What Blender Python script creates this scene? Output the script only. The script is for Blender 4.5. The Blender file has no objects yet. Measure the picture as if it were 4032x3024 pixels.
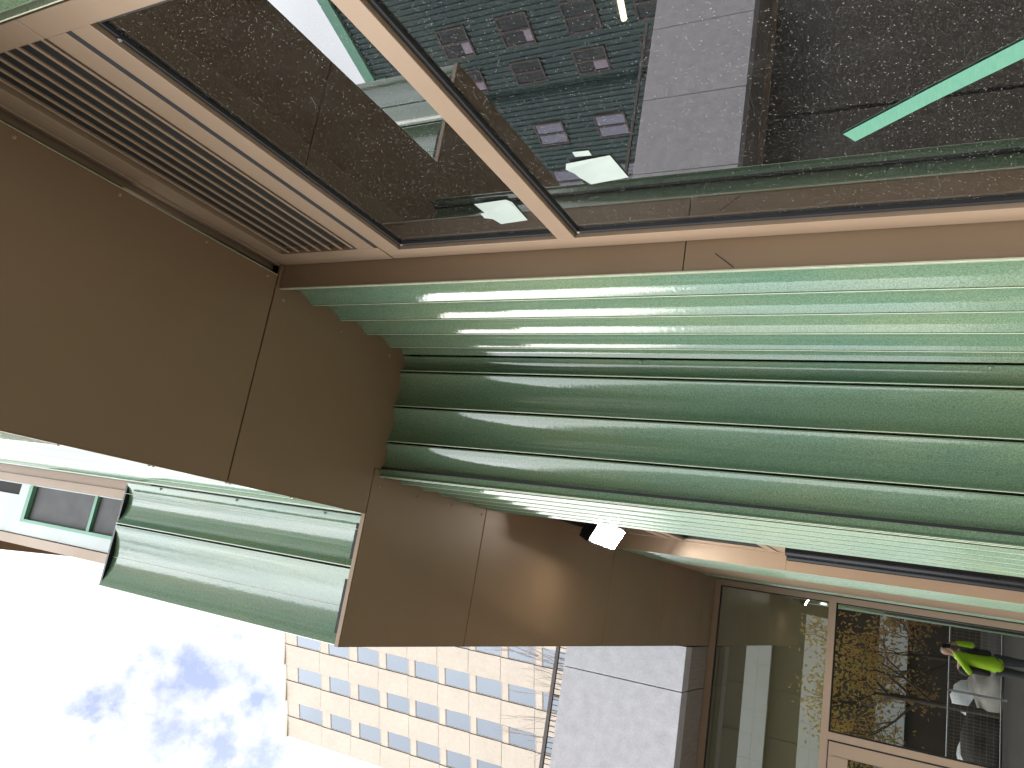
import bpy, bmesh, math, random
from mathutils import Vector, Matrix, noise
random.seed(7)
R = math.radians
sc = bpy.context.scene
col = sc.collection
EYE = 1.6                      # camera height above the paving; all z below are relative to the eye

# ------------------------------------------------------------------ camera
cam = bpy.data.cameras.new('camera'); co = bpy.data.objects.new('camera', cam); col.objects.link(co)
U = Vector((0.46227853, -0.16156546, -0.87189171))     # picture right (world: mostly down, phone held upright)
Vd = Vector((0.27990328, 0.95957765, -0.02940884))     # picture down
F = Vector((0.84139926, -0.23045028, 0.48881485))      # viewing direction
m = Matrix.Identity(4)
for i in range(3):
    m[i][0] = U[i]; m[i][1] = -Vd[i]; m[i][2] = -F[i]
m[0][3], m[1][3], m[2][3] = 0, 0, EYE
co.matrix_world = m
cam.sensor_width = 36; cam.sensor_fit = 'HORIZONTAL'; cam.lens = 27.5836
cam.clip_start = 0.01; cam.clip_end = 3000
sc.camera = co

# ------------------------------------------------------------------ sky, sun, exposure
SUN_DIR = Vector((.15, .775, .60)).normalized()
w = bpy.data.worlds.new('World'); sc.world = w; w.use_nodes = True
nt = w.node_tree; nt.nodes.clear()
def wn(t, **k):
    n = nt.nodes.new(t)
    for a, b in k.items(): setattr(n, a, b)
    return n
L = nt.links.new
out = wn('ShaderNodeOutputWorld'); bg = wn('ShaderNodeBackground'); bg.inputs[1].default_value = 0.1
sky = wn('ShaderNodeTexSky', sky_type='NISHITA', sun_disc=False)
sky.sun_elevation = math.asin(SUN_DIR.z); sky.sun_rotation = math.atan2(SUN_DIR.x, SUN_DIR.y)
tc = wn('ShaderNodeTexCoord')
nz = wn('ShaderNodeTexNoise'); nz.inputs['Scale'].default_value = 21; nz.inputs['Detail'].default_value = 8; nz.inputs['Roughness'].default_value = .62
nz2 = wn('ShaderNodeTexNoise'); nz2.inputs['Scale'].default_value = 2.6; nz2.inputs['Detail'].default_value = 6
L(tc.outputs['Generated'], nz.inputs['Vector']); L(tc.outputs['Generated'], nz2.inputs['Vector'])
# gaps in the cloud where blue shows: soft lobes around a few sky directions, broken up by the cloud noise
def mth(op, a, b=None, clamp=False):
    n = wn('ShaderNodeMath', operation=op, use_clamp=clamp)
    for i, v in enumerate((a, b)):
        if v is None: continue
        if isinstance(v, (int, float)): n.inputs[i].default_value = v
        else: L(v, n.inputs[i])
    return n.outputs[0]
acc = None
for d, wd, g in (((.646, .182, .742), .0030, .9), ((.672, .192, .716), .0034, .9), ((.700, .194, .688), .0024, 1.0), ((.697, .239, .677), .0034, 1.0),
                 ((.660, .225, .717), .0030, .8), ((.596, .216, .774), .0022, .85), ((.687, .115, .717), .0005, .9), ((.725, .225, .650), .0016, .7), ((.735, .27, .62), .002, .6),
                 ((-.1, .75, .65), .06, .8), ((-.5, .3, .8), .08, .8), ((.2, .45, .87), .03, .8)):
    v = Vector(d).normalized()
    dn = wn('ShaderNodeVectorMath', operation='DOT_PRODUCT'); L(tc.outputs['Generated'], dn.inputs[0]); dn.inputs[1].default_value = v
    e = mth('MULTIPLY', mth('POWER', math.e, mth('DIVIDE', mth('SUBTRACT', dn.outputs['Value'], 1.0), wd)), g)
    acc = e if acc is None else mth('MAXIMUM', acc, e)
gap = mth('MULTIPLY', mth('SUBTRACT', mth('MULTIPLY', acc, mth('ADD', mth('MULTIPLY', nz.outputs['Fac'], 3.2), -.62)), .52), 1.7, True)
near = None
for d, wd in (((.672, .192, .716), .03), ((.700, .235, .675), .02)):
    dn = wn('ShaderNodeVectorMath', operation='DOT_PRODUCT'); L(tc.outputs['Generated'], dn.inputs[0]); dn.inputs[1].default_value = Vector(d).normalized()
    e = mth('POWER', math.e, mth('DIVIDE', mth('SUBTRACT', dn.outputs['Value'], 1.0), wd)); near = e if near is None else mth('MAXIMUM', near, e)
cl = wn('ShaderNodeMapRange'); cl.inputs[1].default_value = .3; cl.inputs[2].default_value = .7; cl.inputs[3].default_value = 5.0; cl.inputs[4].default_value = 7.6
L(nz2.outputs['Fac'], cl.inputs[0])
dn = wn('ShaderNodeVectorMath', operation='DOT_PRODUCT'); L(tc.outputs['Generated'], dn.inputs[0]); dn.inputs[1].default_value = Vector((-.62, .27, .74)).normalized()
glow = mth('MULTIPLY', mth('POWER', math.e, mth('DIVIDE', mth('SUBTRACT', dn.outputs['Value'], 1.0), .13)), mth('MULTIPLY', cl.outputs[0], 2.1))  # added bright cloud lobe behind the camera, lights the green bay
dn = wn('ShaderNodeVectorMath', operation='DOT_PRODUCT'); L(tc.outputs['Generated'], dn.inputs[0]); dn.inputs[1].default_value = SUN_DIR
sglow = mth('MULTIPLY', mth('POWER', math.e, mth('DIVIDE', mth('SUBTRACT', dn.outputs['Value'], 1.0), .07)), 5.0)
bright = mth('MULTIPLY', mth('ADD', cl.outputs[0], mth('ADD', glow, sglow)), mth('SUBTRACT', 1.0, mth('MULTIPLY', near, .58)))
cc = wn('ShaderNodeCombineColor')
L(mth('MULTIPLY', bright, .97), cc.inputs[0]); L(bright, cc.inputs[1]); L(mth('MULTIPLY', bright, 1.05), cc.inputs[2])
mx = wn('ShaderNodeMix', data_type='RGBA')
bl = wn('ShaderNodeMix', data_type='RGBA', blend_type='MULTIPLY'); bl.inputs[0].default_value = 1
L(sky.outputs[0], bl.inputs[6]); bl.inputs[7].default_value = (1.0, .80, .77, 1)
L(gap, mx.inputs[0]); L(cc.outputs[0], mx.inputs[6]); L(bl.outputs[2], mx.inputs[7])
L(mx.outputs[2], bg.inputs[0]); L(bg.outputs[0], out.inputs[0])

sun = bpy.data.lights.new('sun', 'SUN'); sun.energy = 0.6; sun.angle = R(40); sun.color = (1, .96, .9)
so = bpy.data.objects.new('sun', sun); col.objects.link(so)
so.rotation_euler = (-SUN_DIR).to_track_quat('-Z', 'Y').to_euler(); so.location = (0, 0, 60)
sc.view_settings.view_transform = 'Standard'; sc.view_settings.look = 'None'
sc.view_settings.exposure = 2.1; sc.view_settings.gamma = 1
sc.cycles.max_bounces = 10; sc.cycles.glossy_bounces = 6; sc.cycles.transparent_max_bounces = 12
sc.cycles.sample_clamp_indirect = 4

# ------------------------------------------------------------------ materials
def mat(name): 
    m_ = bpy.data.materials.new(name); m_.use_nodes = True
    t = m_.node_tree; t.nodes.clear()
    o = t.nodes.new('ShaderNodeOutputMaterial')
    return m_, t, o
class N:
    """tiny node helper"""
    def __init__(s, t): s.t = t
    def n(s, ty, ins=None, **k):
        x = s.t.nodes.new(ty)
        for a, b in k.items(): setattr(x, a, b)
        for a, b in (ins or {}).items():
            if hasattr(b, 'is_output') or isinstance(b, bpy.types.NodeSocket): s.t.links.new(b, x.inputs[a])
            else: x.inputs[a].default_value = b
        return x
    def noise(s, scale, detail=4, rough=.55, vec=None, stretch=None):
        v = vec or s.n('ShaderNodeTexCoord').outputs['Object']
        if stretch: v = s.n('ShaderNodeMapping', {'Vector': v, 'Scale': stretch}).outputs[0]
        return s.n('ShaderNodeTexNoise', {'Vector': v, 'Scale': scale, 'Detail': detail, 'Roughness': rough}).outputs['Fac']
    def ramp(s, fac, stops):
        r = s.n('ShaderNodeValToRGB', {'Fac': fac}); e = r.color_ramp.elements
        while len(e) < len(stops): e.new(.5)
        for el, (p, c) in zip(e, stops):
            el.position = p; el.color = (*c, 1) if len(c) == 3 else c
        return r.outputs[0]
    def mr(s, v, a, b, c, d):
        return s.n('ShaderNodeMapRange', {0: v, 1: a, 2: b, 3: c, 4: d}).outputs[0]
    def math(s, op, a, b=0.0, clamp=False):
        return s.n('ShaderNodeMath', {0: a, 1: b}, operation=op, use_clamp=clamp).outputs[0]
def surf(name, c1, c2, scale=3, rough=(.4, .5), metallic=0, bump=0, bscale=60, spec=.5, speck=0, speck_scale=300, stretch=None, coat=0, ior=1.5):
    m_, t, o = mat(name); h = N(t)
    c = h.ramp(h.noise(scale, 5, .6, stretch=stretch), ((.3, c1), (.7, c2)))
    if speck:
        f = h.mr(h.noise(speck_scale, 2, .6), .35, .65, 1 - speck, 1 + speck)
        c = h.n('ShaderNodeMix', {0: 1.0, 6: c, 7: h.n('ShaderNodeCombineColor', {0: f, 1: f, 2: f}).outputs[0]}, data_type='RGBA', blend_type='MULTIPLY').outputs[2]
    p = h.n('ShaderNodeBsdfPrincipled', {'Base Color': c, 'Metallic': metallic, 'IOR': ior, 'Specular IOR Level': spec, 'Coat Weight': coat,
            'Roughness': h.mr(h.noise(scale * 2.3, 3), .3, .7, *rough)})
    if bump:
        b = h.n('ShaderNodeBump', {'Height': h.noise(bscale, 3, .6), 'Strength': bump, 'Distance': .004})
        t.links.new(b.outputs[0], p.inputs['Normal'])
    t.links.new(p.outputs[0], o.inputs[0])
    return m_
M = {}
M['bronze'] = surf('bronze_paint', (.300, .213, .143), (.326, .232, .157), 2.5, (.36, .44), .15, .03, 500)
M['soffit'] = surf('brown_soffit_paint', (.215, .140, .080), (.245, .160, .092), 1.3, (.38, .46), .15, .03, 500)
M['panel'] = surf('brown_panel_paint', (.220, .150, .090), (.250, .172, .104), 2, (.40, .48), .1, .03, 500)
M['dark'] = surf('black_gasket', (.008, .008, .009), (.014, .014, .015), 5, (.6, .7))
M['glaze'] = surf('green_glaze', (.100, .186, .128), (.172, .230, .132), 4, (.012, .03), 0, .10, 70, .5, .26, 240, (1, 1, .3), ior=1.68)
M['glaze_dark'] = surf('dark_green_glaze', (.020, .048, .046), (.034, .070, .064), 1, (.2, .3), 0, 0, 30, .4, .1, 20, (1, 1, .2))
M['lip'] = surf('glaze_edge', (.42, .46, .33), (.55, .58, .42), 20, (.25, .35))
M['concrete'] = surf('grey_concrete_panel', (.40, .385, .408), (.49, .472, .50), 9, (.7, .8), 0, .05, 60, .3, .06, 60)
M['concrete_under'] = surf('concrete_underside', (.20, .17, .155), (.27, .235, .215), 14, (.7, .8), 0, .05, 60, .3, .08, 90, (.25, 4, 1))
M['mint'] = surf('mint_frame', (.16, .37, .26), (.18, .41, .29), 3, (.4, .5))
M['white'] = surf('painted_sky_glass', (.50, .54, .53), (.55, .59, .575), 3, (.3, .4))  # white carries the sky reflection of the upper glass
M['screen'] = surf('grey_screen', (.085, .082, .085), (.11, .107, .11), 6, (.6, .7), speck=.1, speck_scale=200)
M['steel'] = surf('galvanised_steel', (.42, .43, .44), (.52, .53, .54), 10, (.35, .45), .8)
M['blackmetal'] = surf('black_metal', (.007, .007, .008), (.012, .012, .013), 8, (.16, .22), 0, spec=.35)
M['darkrail'] = surf('dark_rail_paint', (.05, .035, .03), (.07, .05, .04), 8, (.4, .5))
M['beige'] = surf('beige_facade_panel', (.315, .268, .215), (.35, .298, .242), .35, (.6, .7), 0, 0, 10, .3, .04, 3)
M['beige_dark'] = surf('facade_joint', (.20, .165, .135), (.24, .195, .16), 2, (.7, .8))
M['ground'] = surf('concrete_paving', (.25, .235, .205), (.33, .31, .27), .6, (.75, .85), 0, .1, 40, .3, .08, 40)
M['paper'] = surf('white_paper', (.36, .42, .38), (.41, .47, .43), 8, (.6, .7))
M['tape'] = surf('green_masking_tape', (.10, .27, .185), (.13, .31, .215), 30, (.45, .55), 0, .1, 200, stretch=(1, 1, 8))
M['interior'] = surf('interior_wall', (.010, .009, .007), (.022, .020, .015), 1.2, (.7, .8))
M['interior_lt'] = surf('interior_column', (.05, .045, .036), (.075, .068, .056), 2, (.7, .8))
M['band_white'] = surf('white_band_cladding', (.52, .55, .55), (.58, .61, .61), .3, (.4, .5))
M['band_dark'] = surf('brown_band', (.045, .035, .026), (.07, .055, .04), .4, (.3, .4))
M['bark'] = surf('bark', (.06, .05, .04), (.11, .09, .07), 6, (.8, .9), 0, .3, 30)
M['bark_grey'] = surf('grey_bark', (.20, .16, .14), (.27, .22, .19), 6, (.8, .9))
M['tarp'] = surf('grey_tarp', (.30, .28, .25), (.42, .40, .36), 2, (.6, .7), 0, .3, 6)
M['soil'] = surf('dark_soil', (.03, .025, .02), (.05, .042, .034), 3, (.8, .9), 0, .6, 12)
M['dark_ground'] = surf('dark_ground_patch', (.075, .07, .064), (.11, .10, .092), 3, (.6, .7), 0, .1, 40)
M['olive'] = surf('olive_bulkhead', (.36, .33, .22), (.42, .385, .26), 1.5, (.7, .8))
M['whitewrap'] = surf('white_wrap', (.62, .66, .68), (.75, .78, .8), 2, (.3, .4), 0, .4, 7)
M['skin'] = surf('skin', (.42, .25, .18), (.48, .29, .21), 12, (.5, .6))
M['hair'] = surf('hair', (.02, .015, .012), (.04, .03, .022), 40, (.5, .6))
M['hivis'] = surf('hi_vis_yellow', (.36, .62, .012), (.44, .72, .02), 5, (.6, .7), 0, .3, 14)
M['blackcloth'] = surf('black_cloth', (.015, .015, .016), (.025, .025, .027), 8, (.7, .8))
M['jeans'] = surf('dark_jeans', (.035, .038, .045), (.06, .065, .075), 10, (.7, .8))
M['redpipe'] = surf('red_brown_steel', (.22, .07, .04), (.30, .10, .06), 10, (.6, .7))

def leafmat(name, cols):
    m_, t, o = mat(name); h = N(t)
    c = h.ramp(h.noise(3.5, 3, .7), cols)
    p = h.n('ShaderNodeBsdfPrincipled', {'Base Color': c, 'Roughness': .55})
    tr = h.n('ShaderNodeBsdfTranslucent', {'Color': c})
    t.links.new(h.n('ShaderNodeMixShader', {0: .3, 1: p.outputs[0], 2: tr.outputs[0]}).outputs[0], o.inputs[0])
    return m_
M['leaf'] = leafmat('autumn_leaf', ((.30, (.28, .28, .07)), (.45, (.50, .40, .12)), (.58, (.46, .26, .09)), (.72, (.37, .38, .11))))
M['leaf_rust'] = leafmat('rust_leaf', ((.30, (.34, .17, .10)), (.5, (.46, .28, .12)), (.7, (.36, .32, .10))))

def glass(name, r0=.16, tint=(.55, .58, .52), dust=0.0, haze=.02, rough=0.0, refl=(1, 1, 1), ior_r=None):
    m_, t, o = mat(name); h = N(t)
    tcx = h.n('ShaderNodeTexCoord').outputs['Object']
    geo = h.n('ShaderNodeNewGeometry')
    ang = h.n('ShaderNodeVectorMath', {0: geo.outputs['Incoming'], 1: geo.outputs['Normal']}, operation='DOT_PRODUCT').outputs['Value']
    g = h.math('POWER', h.math('SUBTRACT', 1.0, h.math('ABSOLUTE', ang), True), 5.0)
    fac = h.math('ADD', h.math('MULTIPLY', g, 1 - r0), r0, True)
    gl = h.n('ShaderNodeBsdfGlossy', {'Color': (*refl, 1), 'Roughness': rough})
    tr = h.n('ShaderNodeBsdfTransparent', {'Color': (*tint, 1)})
    sh = h.n('ShaderNodeMixShader', {0: fac, 1: tr.outputs[0], 2: gl.outputs[0]}).outputs[0]
    if dust or haze:
        # settled building dust: fine flecks, faint wipe streaks and a thin film
        patch = h.noise(3.1, 5, .65, vec=tcx)
        def flecks(scale, lo, hi, keep):
            v = h.n('ShaderNodeTexVoronoi', {'Vector': tcx, 'Scale': scale}, feature='F1')
            sp = h.n('ShaderNodeSeparateColor', {0: v.outputs['Color']})
            on = h.mr(h.math('ADD', sp.outputs[0], h.math('MULTIPLY', patch, .8)), keep, keep + .25, 0, 1)
            return h.math('MULTIPLY', h.mr(v.outputs['Distance'], lo, hi, 1, 0), h.math('MULTIPLY', on, h.math('POWER', sp.outputs[1], 2.2)))
        st = h.mr(h.noise(7, 6, .7, vec=tcx, stretch=(1.4, 1, .5)), .48, .78, 0, 1)
        a = h.math('MULTIPLY', flecks(235.0, .08, .36, 1.00), dust)
        a = h.math('ADD', a, h.math('MULTIPLY', flecks(620.0, .10, .5, .85), dust * .55))
        a = h.math('ADD', a, h.math('MULTIPLY', flecks(95.0, .03, .12, 1.30), dust * 1.2))
        a = h.math('ADD', a, h.math('MULTIPLY', st, haze))
        a = h.math('ADD', a, haze * .25, True)
        df = h.n('ShaderNodeBsdfDiffuse', {'Color': (.62, .62, .56, 1)})
        sh = h.n('ShaderNodeMixShader', {0: a, 1: sh, 2: df.outputs[0]}).outputs[0]
    t.links.new(sh, o.inputs[0])
    return m_
M['glass'] = glass('dusty_window_glass', .30, (.40, .42, .38), .50, .012)
M['glass_door'] = glass('entrance_glass', .33, (.62, .63, .52), .02, .006, refl=(.95, 1, .95))
M['glass_far'] = glass('far_window_glass', .15, (.12, .13, .15), 0, 0, .02, (.78, .85, .94))
M['glass_dk'] = glass('opposite_window_glass', .20, (.2, .2, .22), 0, 0, .02, (.85, .82, 1))
M['glass_dk2'] = glass('opposite_dark_glass', .05, (.1, .1, .1), 0, 0, .02, (.8, .85, .85))
M['blind'] = surf('mauve_blind', (.30, .24, .30), (.36, .29, .36), 3, (.6, .7))
def emit(name, c, s):
    m_, t, o = mat(name); h = N(t)
    t.links.new(h.n('ShaderNodeEmission', {'Color': (*c, 1), 'Strength': s}).outputs[0], o.inputs[0]); return m_
M['lampface'] = emit('lit_lamp_face', (1, .95, .86), 60)
M['striplight'] = emit('lit_strip', (1, .80, .58), 1.6)

# ------------------------------------------------------------------ builders
def tag(o, label=None, cat=None, group=None, kind=None):
    if label: o['label'] = label
    if cat: o['category'] = cat
    if group: o['group'] = group
    if kind: o['kind'] = kind
    return o
BASE = {}
def empty(name, loc, label=None, cat=None, group=None, rz=0):
    o = bpy.data.objects.new(name, None); col.objects.link(o)
    o.location = (loc[0], loc[1], loc[2] + EYE); o.rotation_euler = (0, 0, rz); o.empty_display_size = .1
    BASE[o] = Vector(o.location) if rz == 0 else Vector((0, 0, EYE))
    return tag(o, label, cat, group)
class MB:
    def __init__(s): s.v = []; s.f = []; s.mi = []; s.cur = 0
    def q(s, *p):
        b = len(s.v); s.v += [tuple(x) for x in p]; s.f.append(tuple(range(b, b + len(p)))); s.mi.append(s.cur); return s
    def box(s, x0, x1, y0, y1, z0, z1):
        b = len(s.v)
        s.v += [(x, y, z) for z in (z0, z1) for x, y in ((x0, y0), (x1, y0), (x1, y1), (x0, y1))]
        for f in ((3, 2, 1, 0), (4, 5, 6, 7), (0, 1, 5, 4), (1, 2, 6, 5), (2, 3, 7, 6), (3, 0, 4, 7)):
            s.f.append(tuple(b + i for i in f)); s.mi.append(s.cur)
        return s
    def prism(s, poly, z0, z1):
        n = len(poly); b = len(s.v)
        s.v += [(x, y, z0) for x, y in poly] + [(x, y, z1) for x, y in poly]
        s.f.append(tuple(b + i for i in reversed(range(n)))); s.f.append(tuple(b + n + i for i in range(n))); s.mi += [s.cur] * 2
        for i in range(n):
            j = (i + 1) % n; s.f.append((b + i, b + j, b + n + j, b + n + i)); s.mi.append(s.cur)
        return s
    def tube(s, p0, p1, r, n=10, r1=None, caps=True):
        p0 = Vector(p0); p1 = Vector(p1); d = (p1 - p0).normalized(); r1 = r if r1 is None else r1
        a = d.orthogonal().normalized(); c = d.cross(a); b = len(s.v)
        for p, rr in ((p0, r), (p1, r1)):
            for k in range(n):
                t = 2 * math.pi * k / n; s.v.append(tuple(p + rr * (math.cos(t) * a + math.sin(t) * c)))
        for k in range(n):
            j = (k + 1) % n; s.f.append((b + k, b + j, b + n + j, b + n + k)); s.mi.append(s.cur)
        if caps:
            s.f.append(tuple(b + k for k in reversed(range(n)))); s.f.append(tuple(b + n + k for k in range(n))); s.mi += [s.cur] * 2
        return s
    def obox(s, c, ax, half):
        b = len(s.v); c = Vector(c)
        for z in (-1, 1):
            for x, y in ((-1, -1), (1, -1), (1, 1), (-1, 1)):
                s.v.append(tuple(c + ax[0] * (x * half[0]) + ax[1] * (y * half[1]) + ax[2] * (z * half[2])))
        for f in ((3, 2, 1, 0), (4, 5, 6, 7), (0, 1, 5, 4), (1, 2, 6, 5), (2, 3, 7, 6), (3, 0, 4, 7)):
            s.f.append(tuple(b + i for i in f)); s.mi.append(s.cur)
        return s
    def build(s, name, mats, parent=None, bevel=0, smooth=None, label=None):
        me = bpy.data.meshes.new(name)
        root = parent
        while root is not None and root.parent is not None: root = root.parent
        base = BASE[root] if root in BASE else Vector((0, 0, 0))
        off = Vector((0, 0, EYE)) - base
        if parent is not None and root not in BASE: off = Vector((0, 0, EYE))
        me.from_pydata([tuple(Vector(p) + off) for p in s.v], [], s.f)
        mats = mats if isinstance(mats, (list, tuple)) else [mats]
        for m_ in mats: me.materials.append(m_)
        for p, i in zip(me.polygons, s.mi): p.material_index = i
        if bevel:
            bm = bmesh.new(); bm.from_mesh(me)
            bmesh.ops.remove_doubles(bm, verts=bm.verts, dist=1e-6)
            es = [e for e in bm.edges if len(e.link_faces) == 2 and e.calc_face_angle(0) > .5]
            bmesh.ops.bevel(bm, geom=es, offset=bevel, segments=2, affect='EDGES', profile=.6)
            bm.to_mesh(me); bm.free()
        if smooth:
            me.shade_smooth(); me.set_sharp_from_angle(angle=R(smooth))
        else: me.shade_flat()
        me.update()
        o = bpy.data.objects.new(name, me); col.objects.link(o)
        if parent is not None: o.parent = parent
        if label: o['label'] = label
        return o
def copy(o, parent=None, loc=None):
    c = o.copy(); col.objects.link(c)
    if parent is not None: c.parent = parent
    if loc is not None: c.location = loc
    for ch in o.children: copy(ch, c)
    return c

def flutes(name, parent, p0, d, n, count, z0, z1, pitch=.1625, sag=.024, gap=.0085, depth=None, m_='glaze', lip=.0045, seg=12, first_gap=None, tiles=None):
    """fluted tiles side by side along d from p0, each a shallow concave trough with pale lips, dark joints between"""
    p0 = Vector(p0); d = Vector(d); n = Vector(n); depth = depth or sag + .016
    mb = MB()
    def P(s_, h_): v = p0 + d * s_ + n * h_; return (v.x, v.y)
    for k in range(count):
        a = k * pitch + gap / 2; b = (k + 1) * pitch - gap / 2
        if tiles: a, b = tiles[k][0] + gap / 2, tiles[k][1] - gap / 2
        pr = [(a, -depth), (a, -.0015), (a + .0015, 0), (a + lip, 0)]
        nlip = 3
        a2, b2 = a + lip, b - lip; wv = b2 - a2
        for i in range(1, seg):
            t = i / seg
            h_ = -sag * (1 - (2 * t - 1) ** 2) ** .85
            pr.append((a2 + wv * t, h_))
        pr += [(b2, 0), (b - .0015, 0), (b, -.0015), (b, -depth)]
        npt = len(pr)
        bidx = len(mb.v)
        for zz in (z0, z1):
            for s_, h_ in pr: x, y = P(s_, h_); mb.v.append((x, y, zz))
        for i in range(npt - 1):
            mb.f.append((bidx + i, bidx + i + 1, bidx + npt + i + 1, bidx + npt + i)); mb.mi.append(1 if i in (1, npt - 3) else 0)
        mb.f.append(tuple(bidx + i for i in reversed(range(npt)))); mb.mi.append(0)
        mb.f.append(tuple(bidx + npt + i for i in range(npt))); mb.mi.append(0)
    o = mb.build(name, [M[m_], M['lip']], parent, smooth=35)
    # check the facing: outward normal should agree with n
    me = o.data
    f0 = max(me.polygons, key=lambda p: p.area)
    big = [p for p in me.polygons if p.material_index == 0 and abs(p.normal.z) < .5]
    s_ = sum(p.area * p.normal.to_2d().dot(n) for p in big)
    if s_ < 0: me.flip_normals()
    back = MB()
    s0, s1 = (tiles[0][0], tiles[-1][1]) if tiles else (0, count * pitch)
    a = P(s0 + .002, -depth + .004); b = P(s1 - .002, -depth + .004); c = P(s1 - .002, -depth - .006); e = P(s0 + .002, -depth - .006)
    back.prism([a, b, c, e], z0 + .003, z1 - .003)
    back.build('backing', M['dark'], o)
    return o

screw_me = None
def screws(parent, pts, axis, r=.0052, m_='bronze'):
    global screw_me
    for p in pts:
        mb = MB(); p = Vector(p); ax = Vector(axis)
        mb.tube(p, p + ax * .0022, r * 1.25, 10); mb.tube(p + ax * .0022, p + ax * .005, r * .95, 10, r * .45)
        mb.build('screw', M[m_], parent, smooth=40)

GZ = -EYE
# ------------------------------------------------------------------ ground
g = MB(); g.q((-150, -150, GZ), (150, -150, GZ), (150, 150, GZ), (-150, 150, GZ))
tag(g.build('ground', M['ground']), kind='structure')

g = MB(); g.q((3.0, -.4, GZ + .004), (8.5, -.4, GZ + .004), (8.5, 7, GZ + .004), (3.0, 7, GZ + .004))
tag(g.build('unseen_dark_ground', M['dark_ground']), kind='structure')  # dark ground added out of view, cuts the bounce on the far soffit
g = MB(); g.q((-28.9, -40, GZ + .004), (-1.8, -40, GZ + .004), (-1.8, 40, GZ + .004), (-28.9, 40, GZ + .004))
tag(g.build('bare_soil', M['soil']), kind='structure')

# ------------------------------------------------------------------ the green building
B = empty('green_building', (2.64, -.3, GZ), 'building clad in fluted green glazed panels with bronze windows and a brown soffit overhead', 'building')
ZS = 2.1          # soffit height
YW, YG = -.926, -.947
# soffit panels
def soffit(poly, scr, zt=.012):
    mb = MB(); mb.prism(poly, ZS, ZS + zt)
    o = mb.build('soffit_panel', M['soffit'], B, bevel=.0015)
    screws(o, [(x, y, ZS) for x, y in scr], (0, 0, -1)); return o
J = .003
soffit([(-1.6, -.878), (1.856 - J, -.878), (1.856 - J, -.137), (-1.6, -.137)], [(.31, -.859), (.614, -.859), (.918, -.859), (1.223, -.86), (1.538, -.861), (1.809, -.859)])
soffit([(1.856 + J, -.922), (1.8745, -.922), (1.8745, -.862), (2.70, -.862), (2.70, -.33), (2.603 - J, -.33), (2.603 - J, -.137), (1.856 + J, -.137)], [(1.905, -.804), (2.225, -.802), (2.545, -.805)])
soffit([(2.603 + J, -.327), (3.572 - J, -.327), (3.572 - J, .395), (2.603 + J, .395)], [(2.657, -.28 + .02), (2.948, -.262), (3.238, -.262), (3.53, -.262)])
soffit([(3.572 + J, -.36), (5.474 - J, -.36), (5.474 - J, .395), (3.572 + J, .395)], [(3.984, -.334), (4.335, -.335), (4.696, -.335), (5.05, -.335)])
soffit([(5.474 + J, -.327), (6.774 - J, -.327), (6.774 - J, .395), (5.474 + J, .395)], [(5.513, -.262), (5.795, -.262), (6.112, -.262), (6.428, -.262), (6.715, -.262)])
soffit([(6.774 + J, -.327), (8.05 - J, -.327), (8.05 - J, .395), (6.774 + J, .395)], [(7.1, -.262), (7.45, -.262)])
soffit([(8.05 + J, -.327), (8.5, -.327), (8.5, .395), (8.05 + J, .395)], [(8.1, -.30)])
# thin bright drip edge along the outer rims
e_ = MB(); e_.box(-1.6, 2.6, -.1365, -.1345, ZS - .001, ZS + .02); e_.box(2.5985, 2.6, -.1345, .397, ZS - .001, ZS + .018); e_.box(2.6, 8.5, .3955, .397, ZS - .001, ZS + .02)
e_.build('drip_edge', M['soffit'], B)
e_ = MB(); e_.box(-1.6, 1.853, -.8805, -.8785, ZS - .001, ZS + .008); e_.build('edge_trim', M['lip'], B)
# black void above the soffit panels
v_ = MB(); v_.box(-1.6, 2.59, -.86, -.16, ZS + .02, ZS + .05); v_.box(2.62, 8.5, -.34, .38, ZS + .02, ZS + .05)
v_.build('soffit_backing', M['dark'], B)

# --- main window wall (plane Y=-.93)
def frame_bars(bars): 
    mb = MB()
    for b in bars: mb.box(*b)
    return mb
X0, X1 = .676, 1.876
W = MB()
D0 = -1.03
W.box(X0, X0 + .062, D0, YW, GZ, 1.70); W.box(1.814, X1 - .002, D0, YW, GZ, 1.607)            # jambs
W.box(X0 + .062, 1.814, D0, YW - .0005, 1.545, 1.609)                               # transom under the louvre
W.box(X0 + .062, 1.814, D0, YW - .0005, .932, .986)                                 # mid transom
W.box(X0 + .062, 1.814, D0, YW - .0005, GZ, GZ + .12)
win = W.build('window_frame', M['bronze'], B, bevel=.0015)
gk = MB()
for (za, zb) in ((GZ + .12, .932), (.986, 1.545)):
    gk.box(X0 + .062, 1.814, YG - .004, YG + .008, zb - .012, zb - .0005); gk.box(X0 + .062, 1.814, YG - .004, YG + .008, za + .0005, za + .012)
    gk.box(1.800, 1.8135, YG - .004, YG + .008, za + .012, zb - .012); gk.box(X0 + .0625, X0 + .076, YG - .004, YG + .008, za + .012, zb - .012)
gk.build('gasket', M['dark'], win)
for (za, zb) in ((GZ + .12, .932), (.986, 1.545)):
    p = MB(); p.q((X0 + .063, YG, za), (1.8135, YG, za), (1.8135, YG, zb), (X0 + .063, YG, zb)); p.build('pane', M['glass'], win)
screws(win, [(1.808, YG + .006, 1.535)], (0, 1, 0), .004, 'steel'); screws(win, [(1.808, YG + .006, .92)], (0, 1, 0), .004, 'steel'); screws(win, [(.80, YG + .010, 1.538)], (0, 1, 0), .004, 'steel')
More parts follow.
